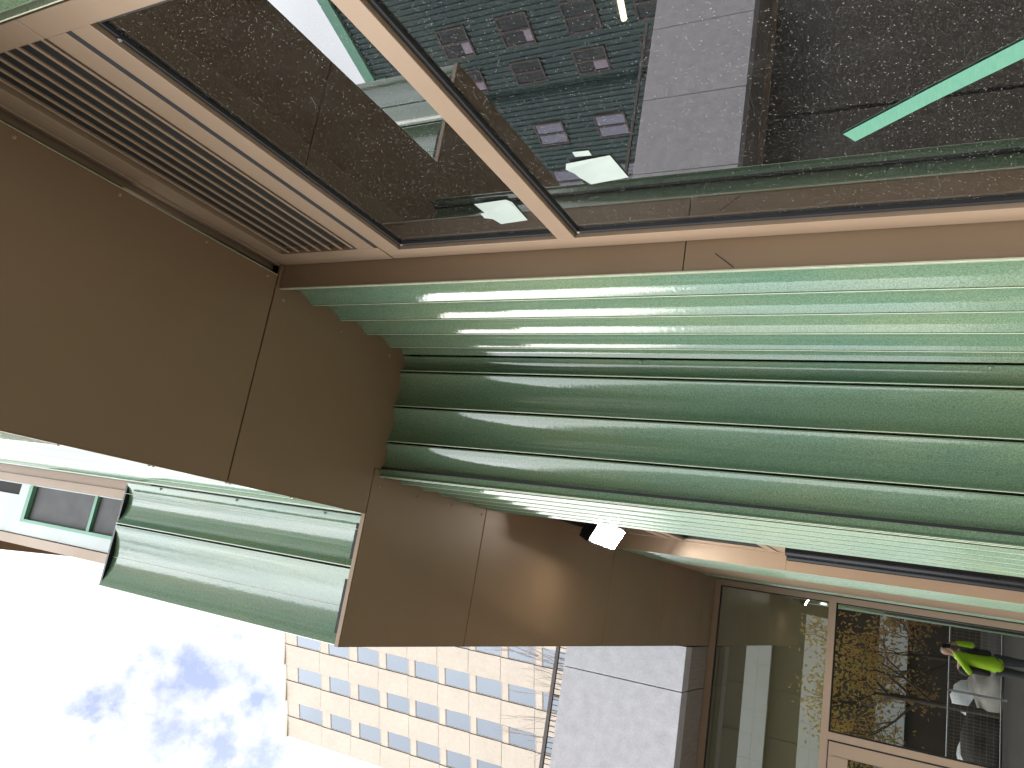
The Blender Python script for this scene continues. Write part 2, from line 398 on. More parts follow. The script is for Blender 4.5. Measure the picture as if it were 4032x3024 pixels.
# louvre: outer frame, blades, dark duct behind
lv = MB()
lv.box(X0, X0 + .062, D0, YW, 1.702, 2.11); lv.box(1.79, X1 - .002, D0, YW + .0005, 1.612, 2.11)     # stiles
lv.box(X0 + .062, 1.79, D0, YW, 1.628, 1.695)                                                 # bottom rail (shadow gap below)
lv.box(X0 + .062, 1.79, D0, YW, 2.035, 2.11)
L_ = lv.build('louvre_frame', M['bronze'], B, bevel=.0015)
nb = 7
for k in range(nb):
    zc = 1.712 + k * (2.03 - 1.712) / (nb - .25)
    b = MB()
    # each blade: front nib, slope running up and inward, rear lip
    b.prism([(0, 0), (1, 0), (1, 1), (0, 1)], 0, 1); b.v = []; b.f = []; b.mi = []
    xs = (X0 + .063, 1.789)
    prof = [(YW - .004, zc), (YW - .004, zc + .011), (YW - .010, zc + .012), (YW - .010, zc + .008), (YW - .008, zc + .0060), (YW - .008, zc)]
    for x in xs: b.v += [(x, y, z) for y, z in prof]
    n_ = len(prof)
    for i in range(n_): j = (i + 1) % n_; b.f.append((i, j, n_ + j, n_ + i)); b.mi.append(0)
    b.f.append(tuple(range(n_))[::-1]); b.f.append(tuple(range(n_, 2 * n_))); b.mi += [0, 0]
    b.build('louvre_blade', M['bronze'], L_)
dk = MB(); dk.box(X0 + .063, 1.789, D0 + .02, YW - .0015, 1.6095, 1.6275); dk.box(X0 + .01, 1.86, D0 - .02, D0 + .004, 1.61, 2.10); dk.build('duct_infill', M['dark'], L_)  # black strip painting the shade in the groove, plus the duct back
dk = MB(); dk.box(X0 + .063, 1.789, YW - .032, YW - .028, 1.697, 2.034); dk.build('gap_shade_sheet', M['interior'], L_)  # dark sheet standing in for the shade between the blades
# head trims running above the louvre up past the soffit panels
ht = MB(); ht.box(-1.6, 1.875, -1.04, YW + .006, 2.112, 2.128); ht.box(-1.6, 1.875, -1.04, YW - .002, 2.131, 2.155); ht.box(-1.6, 1.875, -1.04, YW + .014, 2.158, 2.205); ht.box(-1.6, 1.875, -1.04, YW + .022, 2.216, 2.238)
ht.build('head_trim', M['bronze'], B, bevel=.0015)
hb = MB(); hb.box(-1.6, 1.874, -1.0, YW + .004, 2.2055, 2.2155); hb.box(-1.6, 1.9, -1.06, -.87, 2.245, 2.27); hb.build('head_cap', M['dark'], B)
# brown jamb reveal beside the window (faces back towards the camera)
jr = MB(); jr.box(1.876, 1.884, -1.03, -.836, GZ, .63); jr.box(1.876, 1.884, -1.03, -.836, .633, 2.1 + .004)
jr.build('jamb_panel', M['panel'], B, bevel=.001)

jp = bpy.data.objects['jamb_panel']
sc_ = MB(); sc_.q((1.8752, -.8865, .5485), (1.8752, -.8445, .4965), (1.8752, -.8430, .4985), (1.8752, -.8850, .5505)); sc_.build('scratch', M['dark'], jp, label='dark diagonal scratch')
# near green cladding left of the window
fl = flutes('fluted_cladding', B, (.597, -.84), (-1, 0), (0, 1), 12, GZ, 2.09)
n1 = MB(); n1.box(.607, .610, -1.02, -.842, GZ, 2.09); n1.build('edge_trim', M['lip'], B)
n2 = MB(); n2.box(-1.6, .60, -1.1, -.88, GZ, 2.09); n2.box(.61, .675, -1.03, -.935, GZ, 2.1); n2.build('cladding_core', M['dark'], B)

# --- green pier: right face, front face, left face
PX, PY = 2.64, -.295
f1 = flutes('fluted_cladding', B, (1.889, -.84), (1, 0), (0, 1), 5, GZ, 2.112, tiles=[(0, .158), (.158, .321), (.321, .484), (.484, .647), (.647, .757)])
f2 = flutes('fluted_cladding', B, (PX, -.8375), (0, 1), (-1, 0), 4, GZ, 2.112, sag=.025, tiles=[(0, .076), (.076, .234), (.234, .391), (.391, .5435)])
f3 = flutes('fluted_cladding', B, (PX + .002, PY), (1, 0), (0, 1), 6, GZ, 2.112)
screws(f2, [(PX - .0, -.826, z) for z in (2.012, 1.006, -.10)], (-1, 0, 0), .006, 'glaze')
core = MB(); core.box(1.884, PX + .055, -.95, -.885, GZ, 2.1); core.box(PX + .045, 3.61, -.95, -.34, GZ, 2.1); core.build('pier_core', M['dark'], B)
# pale trim line at the first tile and reveal
t1 = MB(); t1.box(1.8735, 1.8775, -.8385, -.8345, GZ, 2.098); t1.build('edge_trim', M['lip'], B)

# --- second window wall in the recess with its door
Y2 = PY - .1
X2a, X2b = 3.625, 5.335
W2 = MB()
W2.box(X2a, X2a + .06, Y2 - .1, Y2, GZ, 1.7); W2.box(5.275, X2b - .002, Y2 - .1, Y2, GZ, 1.607)
W2.box(X2a + .06, 5.275, Y2 - .1, Y2 - .0005, 1.545, 1.609); W2.box(X2a + .06, 5.275, Y2 - .1, Y2 - .0005, .932, .986)
win2 = W2.build('window_frame', M['bronze'], B, bevel=.0015)
p = MB(); p.q((X2a + .06, Y2 - .027, .986), (5.275, Y2 - .027, .986), (5.275, Y2 - .027, 1.545), (X2a + .06, Y2 - .027, 1.545)); p.build('pane', M['glass_door'], win2)
gk = MB(); gk.box(X2a + .061, 5.274, Y2 - .03, Y2 - .015, 1.53, 1.5445); gk.box(5.255, 5.2745, Y2 - .03, Y2 - .015, .987, 1.53); gk.build('gasket', M['dark'], win2)
lv = MB(); lv.box(X2a, X2a + .06, Y2 - .1, Y2, 1.702, 2.1); lv.box(5.255, X2b - .002, Y2 - .1, Y2 + .0005, 1.612, 2.1); lv.box(X2a + .06, 5.255, Y2 - .1, Y2, 1.628, 1.695); lv.box(X2a + .06, 5.255, Y2 - .1, Y2, 2.035, 2.1)
L2 = lv.build('louvre_frame', M['bronze'], B, bevel=.0015)
for k in range(nb):
    zc = 1.712 + k * (2.03 - 1.712) / (nb - .25)
    b = MB(); prof = [(Y2 - .004, zc), (Y2 - .004, zc + .011), (Y2 - .010, zc + .012), (Y2 - .010, zc + .008), (Y2 - .008, zc + .0060), (Y2 - .008, zc)]
    for x in (X2a + .061, 5.254): b.v += [(x, y, z) for y, z in prof]
    for i in range(6): j = (i + 1) % 6; b.f.append((i, j, 6 + j, 6 + i)); b.mi.append(0)
    b.f.append((5, 4, 3, 2, 1, 0)); b.f.append((6, 7, 8, 9, 10, 11)); b.mi += [0, 0]
    b.build('louvre_blade', M['bronze'], L2)
dk = MB(); dk.box(X2a + .01, 5.32, Y2 - .13, Y2 - .105, 1.61, 2.10); dk.build('duct_infill', M['dark'], L2)
dk = MB(); dk.box(X2a + .061, 5.254, Y2 - .032, Y2 - .028, 1.697, 2.034); dk.build('gap_shade_sheet', M['interior'], L2)  # same dark sheet, shade of the blade gaps put into colour
# the bronze door leaf below the transom with black pull tubes
dr = MB(); dr.box(X2a + .064, 4.02, Y2 - .08, Y2 - .006, GZ + .01, .928); dr.box(4.60, 5.271, Y2 - .08, Y2 - .006, GZ + .01, .928); dr.box(4.02, 4.60, Y2 - .08, Y2 - .006, .80, .928); dr.box(4.02, 4.60, Y2 - .08, Y2 - .006, GZ + .01, GZ + .3)
door = dr.build('door', M['bronze'], B, bevel=.0015)
p = MB(); p.q((4.02, Y2 - .04, GZ + .3), (4.60, Y2 - .04, GZ + .3), (4.60, Y2 - .04, .80), (4.02, Y2 - .04, .80)); p.build('pane', M['glass_door'], door)
for xh, zt in ((4.10, .688), (4.44, .735)):
    h_ = MB(); h_.tube((xh, Y2 + .072, GZ + .25), (xh, Y2 + .072, zt), .027, 18); h_.tube((xh, Y2 - .005, zt - .12), (xh, Y2 + .06, zt - .12), .010, 10); h_.tube((xh, Y2 - .005, GZ + .5), (xh, Y2 + .06, GZ + .5), .010, 10)
    h_.build('handle', M['blackmetal'], door, smooth=40, label='long black tubular pull handle')
# --- second pier
PX2 = 5.345
jr2 = MB(); jr2.box(PX2 - .009, PX2 - .001, Y2 - .1, PY + .004, GZ, .885); jr2.box(PX2 - .009, PX2 - .001, Y2 - .1, PY + .004, .888, 2.1 + .004); jr2.build('jamb_panel', M['bronze'], B, bevel=.001)
f4 = flutes('fluted_cladding', B, (PX2 + .003, PY), (1, 0), (0, 1), 7, GZ, 2.112)
c2 = MB(); c2.box(PX2, 8.4, PY - .3, PY - .045, GZ, 2.1); c2.build('pier_core', M['dark'], B)
bp = MB(); bp.box(6.49, 7.955, PY - .04, PY - .004, GZ, .48); bp.box(6.49, 7.955, PY - .04, PY - .004, .483, 2.1); bp.build('jamb_panel', M['panel'], B, bevel=.001)
f5 = flutes('fluted_cladding', B, (7.96, PY), (1, 0), (0, 1), 3, GZ, 2.112)

# --- entrance glazing across the end of the recess (plane X=8.5)
XE = 8.5
E_ = MB()
E_.box(XE, XE + .12, -.287, -.230, GZ, 2.105)                       # right jamb
E_.box(XE, XE + .12, -.230, 6.4, 2.045, 2.115)                      # head
E_.box(XE, XE + .12, -.230, 2.17, .918, .984)                        # transom
E_.box(XE, XE + .12, .955, 1.022, GZ, .918); E_.box(XE, XE + .12, 2.1, 2.17, GZ, .918); E_.box(XE, XE + .12, 2.17, 2.23, GZ, 2.045)
ent = E_.build('entrance_frame', M['bronze'], B, bevel=.0015)
kg = MB(); kg.box(XE - .004, XE + .02, -.295, -.2895, GZ, 2.1); kg.box(XE - .006, XE + .02, -.285, 6.4, 2.117, 2.128); kg.build('gasket', M['dark'], ent)
ks = MB(); ks.box(XE - .012, XE - .006, -.285, 6.4, 2.119, 2.124); ks.build('sealant_bead', M['steel'], ent)
ex = MB()
for a_ in (2.235, 3.05, 3.9, 4.7, 5.5): ex.box(XE + .03, XE + .06, a_, a_ + (.80 if a_ > 2.3 else .805), GZ, 2.045)
ex.build('reflection_stop_panel', M['band_dark'], B, bevel=.002)  # added dark panels, keep mirrored stripes out of the window glass
for (ya, yb, za, zb) in ((-.230, 2.17, .984, 2.045), (-.230, .955, GZ, .918)):
    p = MB(); p.q((XE + .035, ya, za), (XE + .035, ya, zb), (XE + .035, yb, zb), (XE + .035, yb, za)); p.build('pane', M['glass_door'], ent)
    k = MB(); k.box(XE + .02, XE + .034, ya + .0005, ya + .012, za + .0005, zb - .0005); k.box(XE + .02, XE + .034, yb - .012, yb - .0005, za + .0005, zb - .0005)
    k.box(XE + .02, XE + .034, ya + .012, yb - .012, zb - .012, zb - .0005); k.build('gasket', M['dark'], ent)
ed = MB()
ed.box(XE - .01, XE + .05, 1.035, 1.155, GZ + .01, .905); ed.box(XE - .01, XE + .05, 1.98, 2.095, GZ + .01, .905); ed.box(XE - .01, XE + .05, 1.155, 1.98, .735, .905); ed.box(XE - .01, XE + .05, 1.155, 1.98, GZ + .01, GZ + .25)
edo = ed.build('door', M['bronze'], B, bevel=.002)
p = MB(); p.q((XE + .02, 1.155, GZ + .25), (XE + .02, 1.155, .735), (XE + .02, 1.98, .735), (XE + .02, 1.98, GZ + .25)); p.build('pane', M['glass_door'], edo)
k = MB(); k.box(XE + .004, XE + .03, 1.022, 1.035, GZ, .918); k.box(XE + .004, XE + .03, 1.035, 2.1, .905, .9175); k.build('gasket', M['dark'], edo)

# --- interiors behind the glass (dark rooms)
def room(x0, x1, y0, y1, z0, z1, name='interior_room', skip=None):
    mb = MB()
    fs = {'x0': ((x0, y0, z0), (x0, y1, z0), (x0, y1, z1), (x0, y0, z1)), 'x1': ((x1, y1, z0), (x1, y0, z0), (x1, y0, z1), (x1, y1, z1)),
          'y0': ((x1, y0, z0), (x0, y0, z0), (x0, y0, z1), (x1, y0, z1)), 'y1': ((x0, y1, z0), (x1, y1, z0), (x1, y1, z1), (x0, y1, z1)),
          'z0': ((x0, y0, z0), (x1, y0, z0), (x1, y1, z0), (x0, y1, z0)), 'z1': ((x0, y1, z1), (x1, y1, z1), (x1, y0, z1), (x0, y0, z1))}
    for k_, f in fs.items():
        if k_ != skip: mb.q(*f)
    return mb.build(name, M['interior'], B)
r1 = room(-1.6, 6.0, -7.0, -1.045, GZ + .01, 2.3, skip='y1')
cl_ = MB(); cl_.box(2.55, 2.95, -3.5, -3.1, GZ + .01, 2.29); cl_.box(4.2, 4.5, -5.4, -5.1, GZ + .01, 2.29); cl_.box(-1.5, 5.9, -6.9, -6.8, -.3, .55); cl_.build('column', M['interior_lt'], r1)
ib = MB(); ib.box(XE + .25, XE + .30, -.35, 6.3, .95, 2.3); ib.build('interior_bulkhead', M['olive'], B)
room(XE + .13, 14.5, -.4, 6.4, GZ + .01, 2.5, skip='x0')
bl_ = MB(); bl_.box(1.9, 5.4, -1.04, -1.0, GZ, 2.3); bl_.box(PX2, XE, -1.04, -1.0, GZ, 2.3); bl_.build('interior_partition', M['interior'], B)

# --- upper floors
uf = flutes('fluted_cladding', B, (1.265, -.131), (1, 0), (0, 1), 5, 2.116, 9.0, tiles=[(0, .305), (.305, .61), (.61, .92), (.92, 1.23), (1.23, 1.34)], sag=.04)
# projecting bay face above the soffit edge (faces the camera)
bay = flutes('fluted_cladding', B, (2.602, -.128), (0, 1), (-1, 0), 2, 2.1125, 3.655, tiles=[(0, .216), (.218, .524)], sag=.036, gap=.006)
sm = MB(); sm.box(2.6015, 2.606, -.0692, -.0672, 2.126, 3.654); sm.box(2.633, 2.6375, .2465, .2485, 2.126, 3.654); sm.build('seam', M['lip'], bay)
screws(bay, [(2.604, -.115, z) for z in (3.391, 2.856, 2.319)], (-1, 0, 0), .006, 'glaze')
bcap = MB(); bcap.box(2.612, 8.5, -.12, .392, 3.656, 3.668); bcap.build('bay_cap', M['blackmetal'], B)
bside = MB(); bside.box(2.66, 8.5, .36, .396, 2.124, 3.655); bside.build('bay_side', M['glaze'], B)
# recessed wall above the bay
XR = 2.75
rw = MB(); rw.box(XR, XR + .05, -.137, -.088, 3.668, 9); rw.box(XR - .012, XR + .05, -.0875, -.040, 3.668, 9); rw.box(XR - .004, XR + .05, .252, .305, 3.668, 6.0)
rw.build('wall_trim', M['bronze'], B, bevel=.001)
wp = MB(); wp.box(XR + .006, XR + .05, -.0395, -.034, 3.668, 9); wp.box(XR + .006, XR + .05, .178, .2475, 3.668, 9); wp.box(XR + .006, XR + .05, -.034, .178, 4.72, 4.82); wp.box(XR + .006, XR + .05, .03, .178, 4.82, 9)
wpo = wp.build('painted_sky_glass', M['white'], B)  # flat white stands in for glass reflecting the bright sky
uw = MB(); uw.box(XR - .004, XR + .045, -.034, .1775, 4.685, 4.7195); uw.box(XR - .004, XR + .045, .160, .1775, 3.67, 4.685); uw.box(XR + .002, XR + .045, -.034, .160, 4.075, 4.10)
uwo = uw.build('window_frame', M['mint'], B)
p = MB(); p.box(XR + .02, XR + .028, -.034, .160, 3.67, 4.075); p.box(XR + .02, XR + .028, -.034, .160, 4.10, 4.685); p.build('pane', M['screen'], uwo)
p = MB(); p.box(XR + .012, XR + .028, -.034, .03, 4.83, 6); p.build('pane', M['interior'], uwo)
us = MB(); us.box(XR + .06, 8.5, -.13, .44, 6.0, 6.1); us.build('upper_soffit', M['soffit'], B)
ub = MB(); ub.box(XR + .051, 8.5, -.13, .30, 3.668, 5.99); ub.box(1.27, XR, -6, -.20, 2.32, 9); ub.box(XR + .051, 8.5, -6, -.131, 2.32, 9); ub.box(-30, 1.26, -14, -1.05, 2.32, 22); ub.build('upper_wall', M['panel'], B)  # tall unseen wing behind the camera extended to block sky from the bay
rl = MB(); rl.box(-1.6, 1.26, -1.05, -.15, 2.16, 2.19); rl.build('ledge', M['panel'], B)

# ------------------------------------------------------------------ concrete fascia beside the soffit
XC = 7.65
CF = empty('concrete_canopy', (XC, .42, GZ), 'pale grey concrete fascia above the glazed entrance, left of the brown soffit edge', 'concrete canopy')
js = [.405, .815, 1.79, 2.77, 3.75, 4.74, 5.73]
for a, b in zip(js[:-1], js[1:]):
    q_ = MB(); q_.box(XC, XC + .2, a + .004, b - .004, 2.1, 3.31); q_.build('concrete_panel', M['concrete'], CF, bevel=.003)
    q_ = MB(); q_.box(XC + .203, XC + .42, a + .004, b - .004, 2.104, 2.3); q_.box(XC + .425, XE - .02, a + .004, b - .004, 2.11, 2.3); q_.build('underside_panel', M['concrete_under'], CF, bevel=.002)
q_ = MB(); q_.box(XC + .19, XC + .23, .41, 5.72, 2.12, 3.27); q_.box(XC + .23, 13.5, .41, 5.72, 2.33, 3.2); q_.build('core', M['dark'], CF)
RL = empty('railing', (8.6, .5, 3.2), 'dark metal railing with thin bars on top of the grey concrete canopy', 'railing')
q_ = MB(); q_.box(8.585, 8.62, .42, 5.7, 3.80, 3.84); q_.build('top_rail', M['darkrail'], RL)
q_ = MB()
y = .45
while y < 5.7:
    q_.tube((8.602, y, 3.2), (8.602, y, 3.80), .0045, 6); y += .056
q_.build('balusters', M['darkrail'], RL)
for y in (1.25, 2.5, 3.75, 5.0):
    q_ = MB(); q_.box(8.59, 8.615, y - .012, y + .012, 3.2, 3.799); q_.build('post', M['darkrail'], RL)

# ------------------------------------------------------------------ floodlight on the recess window head
FL = empty('floodlight', (4.45, -.36, 1.9), 'small black floodlight, lit, fixed below the soffit beyond the green pier', 'floodlight')
ax = [Vector((.5, .78, -.38)).normalized(), None, None]
nf = Vector((-.10, .45, -.88)).normalized()                    # direction the lit face looks
ax0 = Vector((0, .9, .45)); ax0 = (ax0 - nf * ax0.dot(nf)).normalized(); ax1 = nf.cross(ax0)
cF = Vector((4.45, -.297, 1.755))
q_ = MB(); q_.obox(cF - nf * .044, (ax0, ax1, nf), (.076, .175, .034)); 
for k in range(5): q_.obox(cF - nf * .095 + ax1 * (-.12 + .06 * k), (ax0, ax1, nf), (.06, .006, .016))
q_.build('lamp_housing', M['blackmetal'], FL, bevel=.003)
q_ = MB(); q_.obox(cF, (ax0, ax1, nf), (.062, .145, .003)); q_.build('lamp_face', M['lampface'], FL)
q_ = MB(); q_.box(4.40, 4.52, Y2 + .002, Y2 + .012, 1.90, 1.97); q_.tube((4.43, Y2 + .012, 1.93), cF - nf * .05 - ax1 * .095, .007, 8); q_.tube((4.50, Y2 + .012, 1.93), cF - nf * .05 + ax1 * .095, .007, 8); q_.build('bracket', M['blackmetal'], FL)

# ------------------------------------------------------------------ notes and tape on the dusty glass
def sheet(name, pts, m_, label, cat, group=None, curl=(), y=YG + .0025, t=.0009):
    mb = MB(); n_ = len(pts)
    fr = [(x, y + t + (curl[i] if i < len(curl) else 0), z) for i, (x, z) in enumerate(pts)]
    bk = [(x, y + (curl[i] if i < len(curl) else 0), z) for i, (x, z) in enumerate(pts)]
    mb.v = fr + bk; mb.f = [tuple(range(n_)), tuple(range(2 * n_ - 1, n_ - 1, -1))] + [(i, i + n_, (i + 1) % n_ + n_, (i + 1) % n_) for i in range(n_)]; mb.mi = [0] * (n_ + 2)
    o = mb.build(name, M[m_]); me = o.data
    bm = bmesh.new(); bm.from_mesh(me); bmesh.ops.recalc_face_normals(bm, faces=bm.faces); bm.to_mesh(me); bm.free()
    c = sum((Vector(v.co) for v in me.vertices), Vector()) / len(me.vertices)
    for v in me.vertices: v.co -= c
    o.location = c
    return tag(o, label, cat, group)
sheet('paper_note', [(1.600, 1.140), (1.598, 1.040), (1.618, 1.033), (1.722, 1.038), (1.732, 1.128), (1.700, 1.138), (1.690, 1.160), (1.664, 1.158), (1.660, 1.142)], 'paper', 'white paper sheet on the upper pane with a small tab, nearest the louvre', 'paper', 'paper sheets on the window', (.006, .003))
sheet('paper_note', [(1.462, .804), (1.455, .692), (1.556, .683), (1.570, .785), (1.535, .800), (1.508, .802), (1.480, .812)], 'paper', 'larger white paper sheet with a folded corner on the lower pane', 'paper', 'paper sheets on the window', (.004, 0, 0, 0, 0, .004, .008))
sheet('sticker', [(1.424, .772), (1.426, .732), (1.446, .733), (1.444, .773)], 'paper', 'tiny white sticker beside the paper on the lower pane', 'sticker')
sheet('tape_strip', [(1.48, .203), (1.511, .184), (1.41, .047), (1.319, -.087), (1.22, -.232), (1.18, -.225), (1.272, -.084), (1.37, .053)], 'tape', 'long strip of green masking tape stuck slanting across the lower pane', 'tape')
ST = empty('strip_light', (3.2, -3.0, 1.6), 'lit orange strip light inside the room, seen through the lower pane', 'strip light')
q_ = MB(); q_.tube((3.12, -3.0, 1.575), (3.33, -3.0, 1.62), .018, 8); q_.build('tube', M['striplight'], ST)
q_ = MB(); q_.box(2.98, 3.34, -3.06, -3.03, 1.60, 1.66); q_.build('tray', M['interior_lt'], ST)

# ------------------------------------------------------------------ beige building
yb = R(-20.5)
nB = Vector((math.cos(yb), math.sin(yb), 0)); sB = Vector((-nB.y, nB.x, 0))
BB = empty('beige_building', (nB.x * 55 + sB.x * 30, nB.y * 55 + sB.y * 30, GZ), 'tall beige panelled building with stepped curved bays and bluish square windows', 'building')
def BP(d_, s_, z): v = nB * (55 + d_) + sB * s_; return (v.x, v.y, z)
s_end = 41.22; PB = 3.72
wb = [52.46, 48.82, 45.25, 41.85, 38.6, 35.35, 32.15, 28.95, 25.75, 22.5, 19.3, 16.1]; wh = [3.1] + [2.62] * 11
zroof = 57.1; edges = [zroof] + [z + .14 for z in wb]
core = MB(); 
v8 = [BP(.3, 8, GZ), BP(.3, s_end - .05, GZ), BP(20, s_end - .05, GZ), BP(20, 8, GZ)]
core.prism([(v[0], v[1]) for v in v8], GZ, zroof - .1); core.build('body', M['beige_dark'], BB)
def pane_ray(): pass
first_win = None
for i in range(8):
    s1 = s_end - i * PB; sj = s1 - 2.12; s0 = s1 - PB            # blank sj..s1, window strip s0..sj
    blank = MB()
    for k in range(len(edges) - 1):
        zt, zb_ = edges[k] - .03, edges[k + 1] + .03
        nseg = 8
        for j in range(nseg):
            a, b = j / nseg, (j + 1) / nseg
            da, db = -.11 * a ** 1.6 - .04, -.11 * b ** 1.6 - .04
            sa, sb_ = sj + .05 + (s1 - sj - .08) * a, sj + .05 + (s1 - sj - .08) * b
            # panels also bow slightly in height so that courses overlap
            blank.q(BP(da, sa, zb_), BP(db, sb_, zb_), BP(db - .06, sb_, zt), BP(da - .06, sa, zt))
        blank.q(BP(-.15, s1 - .03, zb_), BP(.2, s1 - .03, zb_), BP(.2, s1 - .03, zt), BP(-.21, s1 - .03, zt))
        blank.q(BP(-.04, sj + .05, zb_), BP(-.15, s1 - .03, zb_), BP(.2, s1 - .03, zb_), BP(.2, sj + .05, zb_))
        # pier panel above each window
        wt = wb[k] + wh[k]
        p4 = [BP(-.03, s0, wt + .04), BP(-.03, sj, wt + .04), BP(-.03, sj, zt), BP(-.03, s0, zt)]
        strip = MB(); strip.q(*p4); strip.q(BP(-.03, s0, wt + .04), BP(.15, s0, wt + .04), BP(.15, sj, wt + .04), BP(-.03, sj, wt + .04)); strip.build('pier_panel', M['beige'], BB)
    blank.build('curved_panel', M['beige'], BB, smooth=30)
    for k in range(len(wb)):
        z0, z1 = wb[k] + .03, wb[k] + wh[k]
        fr = MB(); t = .05
        for (a, b, c, d) in ((s0 + .02, sj - .02, z0, z0 + t), (s0 + .02, sj - .02, z1 - t, z1), (s0 + .02, s0 + .02 + t, z0 + t, z1 - t), (sj - .02 - t, sj - .02, z0 + t, z1 - t)):
            ps = [BP(-.035, a, c), BP(-.035, b, c), BP(.08, b, c), BP(.08, a, c)]
            fr.prism([(q[0], q[1]) for q in ps], c, d)
        fo = fr.build('window', M['beige_dark'], BB)
        pn = MB(); pn.q(BP(-.01, s0 + .05, z0 + t), BP(-.01, sj - .05, z0 + t), BP(-.01, sj - .05, z1 - t), BP(-.01, s0 + .05, z1 - t)); pn.build('pane', M['glass_far'], fo)
cp = MB(); 
for i in range(8):
    s1 = s_end - i * PB
    v4 = [BP(-.55, s1 - 2.12, 0), BP(-.55, s1 - .02, 0), BP(.4, s1 - .02, 0), BP(.4, s1 - 2.12, 0)]
    cp.prism([(BP(-.12, s1 - 2.12, 0)[0], BP(-.12, s1 - 2.12, 0)[1]), (BP(-.36, s1 - .02, 0)[0], BP(-.36, s1 - .02, 0)[1]), (v4[2][0], v4[2][1]), (v4[3][0], v4[3][1])], zroof - .02, zroof + .22)
    v4 = [BP(-.06, s1 - PB, 0), BP(-.06, s1 - 2.12, 0), BP(.4, s1 - 2.12, 0), BP(.4, s1 - PB, 0)]; cp.prism([(q[0], q[1]) for q in v4], zroof - .02, zroof + .2)
cp.build('coping', M['beige'], BB)

# ------------------------------------------------------------------ trees
def grow(mb, p, d, ln, r, depth, tips, spread=.55, up=.15, kids=(2, 3), rng=random):
    q = p + d * ln
    mid = p + d * (ln * .5) + Vector((rng.uniform(-1, 1), rng.uniform(-1, 1), rng.uniform(-1, 1))) * ln * .05
    mb.tube(p, mid, r, 7 if r > .03 else 5, r * .86, caps=False); mb.tube(mid, q, r * .86, 7 if r > .03 else 5, r * .7, caps=False)
    tips.append((q, d, depth)); tips.append((mid, d, depth))
    if depth == 0: return
    for k in range(rng.randint(*kids)):
        a = Vector((rng.gauss(0, 1), rng.gauss(0, 1), rng.gauss(0, 1))).normalized()
        nd = (d + a * spread + Vector((0, 0, up))).normalized()
        grow(mb, q, nd, ln * rng.uniform(.66, .86), r * .62, depth - 1, tips, spread, up, kids, rng)
# bare tree behind the canopy
rt = random.Random(5)
BT = empty('bare_tree', (15.2, 2.1, GZ), 'leafless young tree with thin twigs in front of the beige building', 'tree')
tk = MB(); tk.tube((15.2, 2.1, GZ), (15.2, 2.12, 4.2), .09, 10, .06); tk.build('trunk', M['bark_grey'], BT, smooth=50)
br = MB(); tips = []
for k in range(9):
    a = k * 2.4; base = Vector((15.2, 2.12, 3.2 + .13 * k))
    d = Vector((math.cos(a) * .32, math.sin(a) * .28, 1)).normalized()
    grow(br, base, d, rt.uniform(1.0, 1.35), .022, 4, tips, .30, .22, (1, 3), rt)
br.build('branches', M['bark_grey'], BT)
def leaf_tree(name, base, h, crown, nleaf, m_, label, seed, leaf=.14, trunk_r=.11):
    rg = random.Random(seed); T = empty(name, base, label, 'tree', 'autumn trees by the fence')
    b0 = Vector(base); tk = MB(); top = b0 + Vector((.1, .05, h * .42))
    tk.tube(b0, b0 + Vector((.03, .02, h * .2)), trunk_r, 10, trunk_r * .85); tk.tube(b0 + Vector((.03, .02, h * .2)), top, trunk_r * .85, 10, trunk_r * .7)
    tips = []
    for k in range(7):
        a = k * 2.39 + seed; d = Vector((math.cos(a) * .75, math.sin(a) * .75, .75)).normalized()
        grow(tk, b0 + Vector((.05, .03, h * (.22 + .035 * k))), d, crown * .42, trunk_r * .42, 3, tips, .6, .12, (2, 3), rg)
    tk.build('trunk', M['bark'], T, smooth=50)
    lf = MB(); pts = [t for t in tips if t[2] <= 2]
    for i in range(nleaf):
        c, d, dp = rg.choice(pts); c = c + Vector((rg.gauss(0, 1), rg.gauss(0, 1), rg.gauss(0, 1))) * crown * .10
        a = Vector((rg.gauss(0, 1), rg.gauss(0, 1), rg.gauss(0, 1) - .5)).normalized(); b = a.orthogonal().normalized(); s_ = leaf * rg.uniform(.6, 1.3)
        lf.q(c, c + a * s_ * .5 + b * s_ * .28, c + a * s_, c + a * s_ * .5 - b * s_ * .28)
    lf.build('crown', M[m_], T)
    return T
leaf_tree('autumn_tree', (-12.2, 1.75, GZ), 7.2, 2.6, 2500, 'leaf', 'autumn tree with yellow and olive leaves behind the mesh fence', 3)
leaf_tree('autumn_tree', (-14.5, .4, GZ), 5.2, 2.0, 1500, 'leaf_rust', 'smaller rust coloured autumn tree standing close beside the yellow one', 11, .14, .08)
leaf_tree('autumn_tree', (-14.0, 4.6, GZ), 6.0, 2.3, 1500, 'leaf', 'olive autumn tree farther along the mesh fence', 23, .14, .09)

# ------------------------------------------------------------------ opposite banded building (seen in the entrance glass)
OB = empty('banded_building', (-29, 5, GZ), 'long building with alternating white and dark brown horizontal bands', 'building')
q_ = MB(); q_.box(-45, -29.3, -25, 45, GZ, 17.8); q_.build('body', M['band_dark'], OB)
for z0, z1 in ((1.55, 2.85), (5.2, 6.4), (8.05, 9.35), (11.1, 12.4), (14.2, 15.5), (17.0, 18.3)):
    q_ = MB(); y = -25
    while y < 45: q_.box(-29.3, -28.95, y, y + 1.192, z0, z0 + (z1 - z0) * .5 - .004); q_.box(-29.3, -28.95, y, y + 1.192, z0 + (z1 - z0) * .5 + .004, z1); y += 1.2
    q_.build('white_band', M['band_white'], OB)
q_ = MB(); y = -25
while y < 45:
    for z0, z1 in ((2.9, 5.15), (6.45, 8.0), (9.4, 11.05), (12.45, 14.15)): q_.box(-29.3, -29.2, y, y + .09, z0, z1)
    y += 2.4
q_.build('mullion', M['band_dark'], OB)
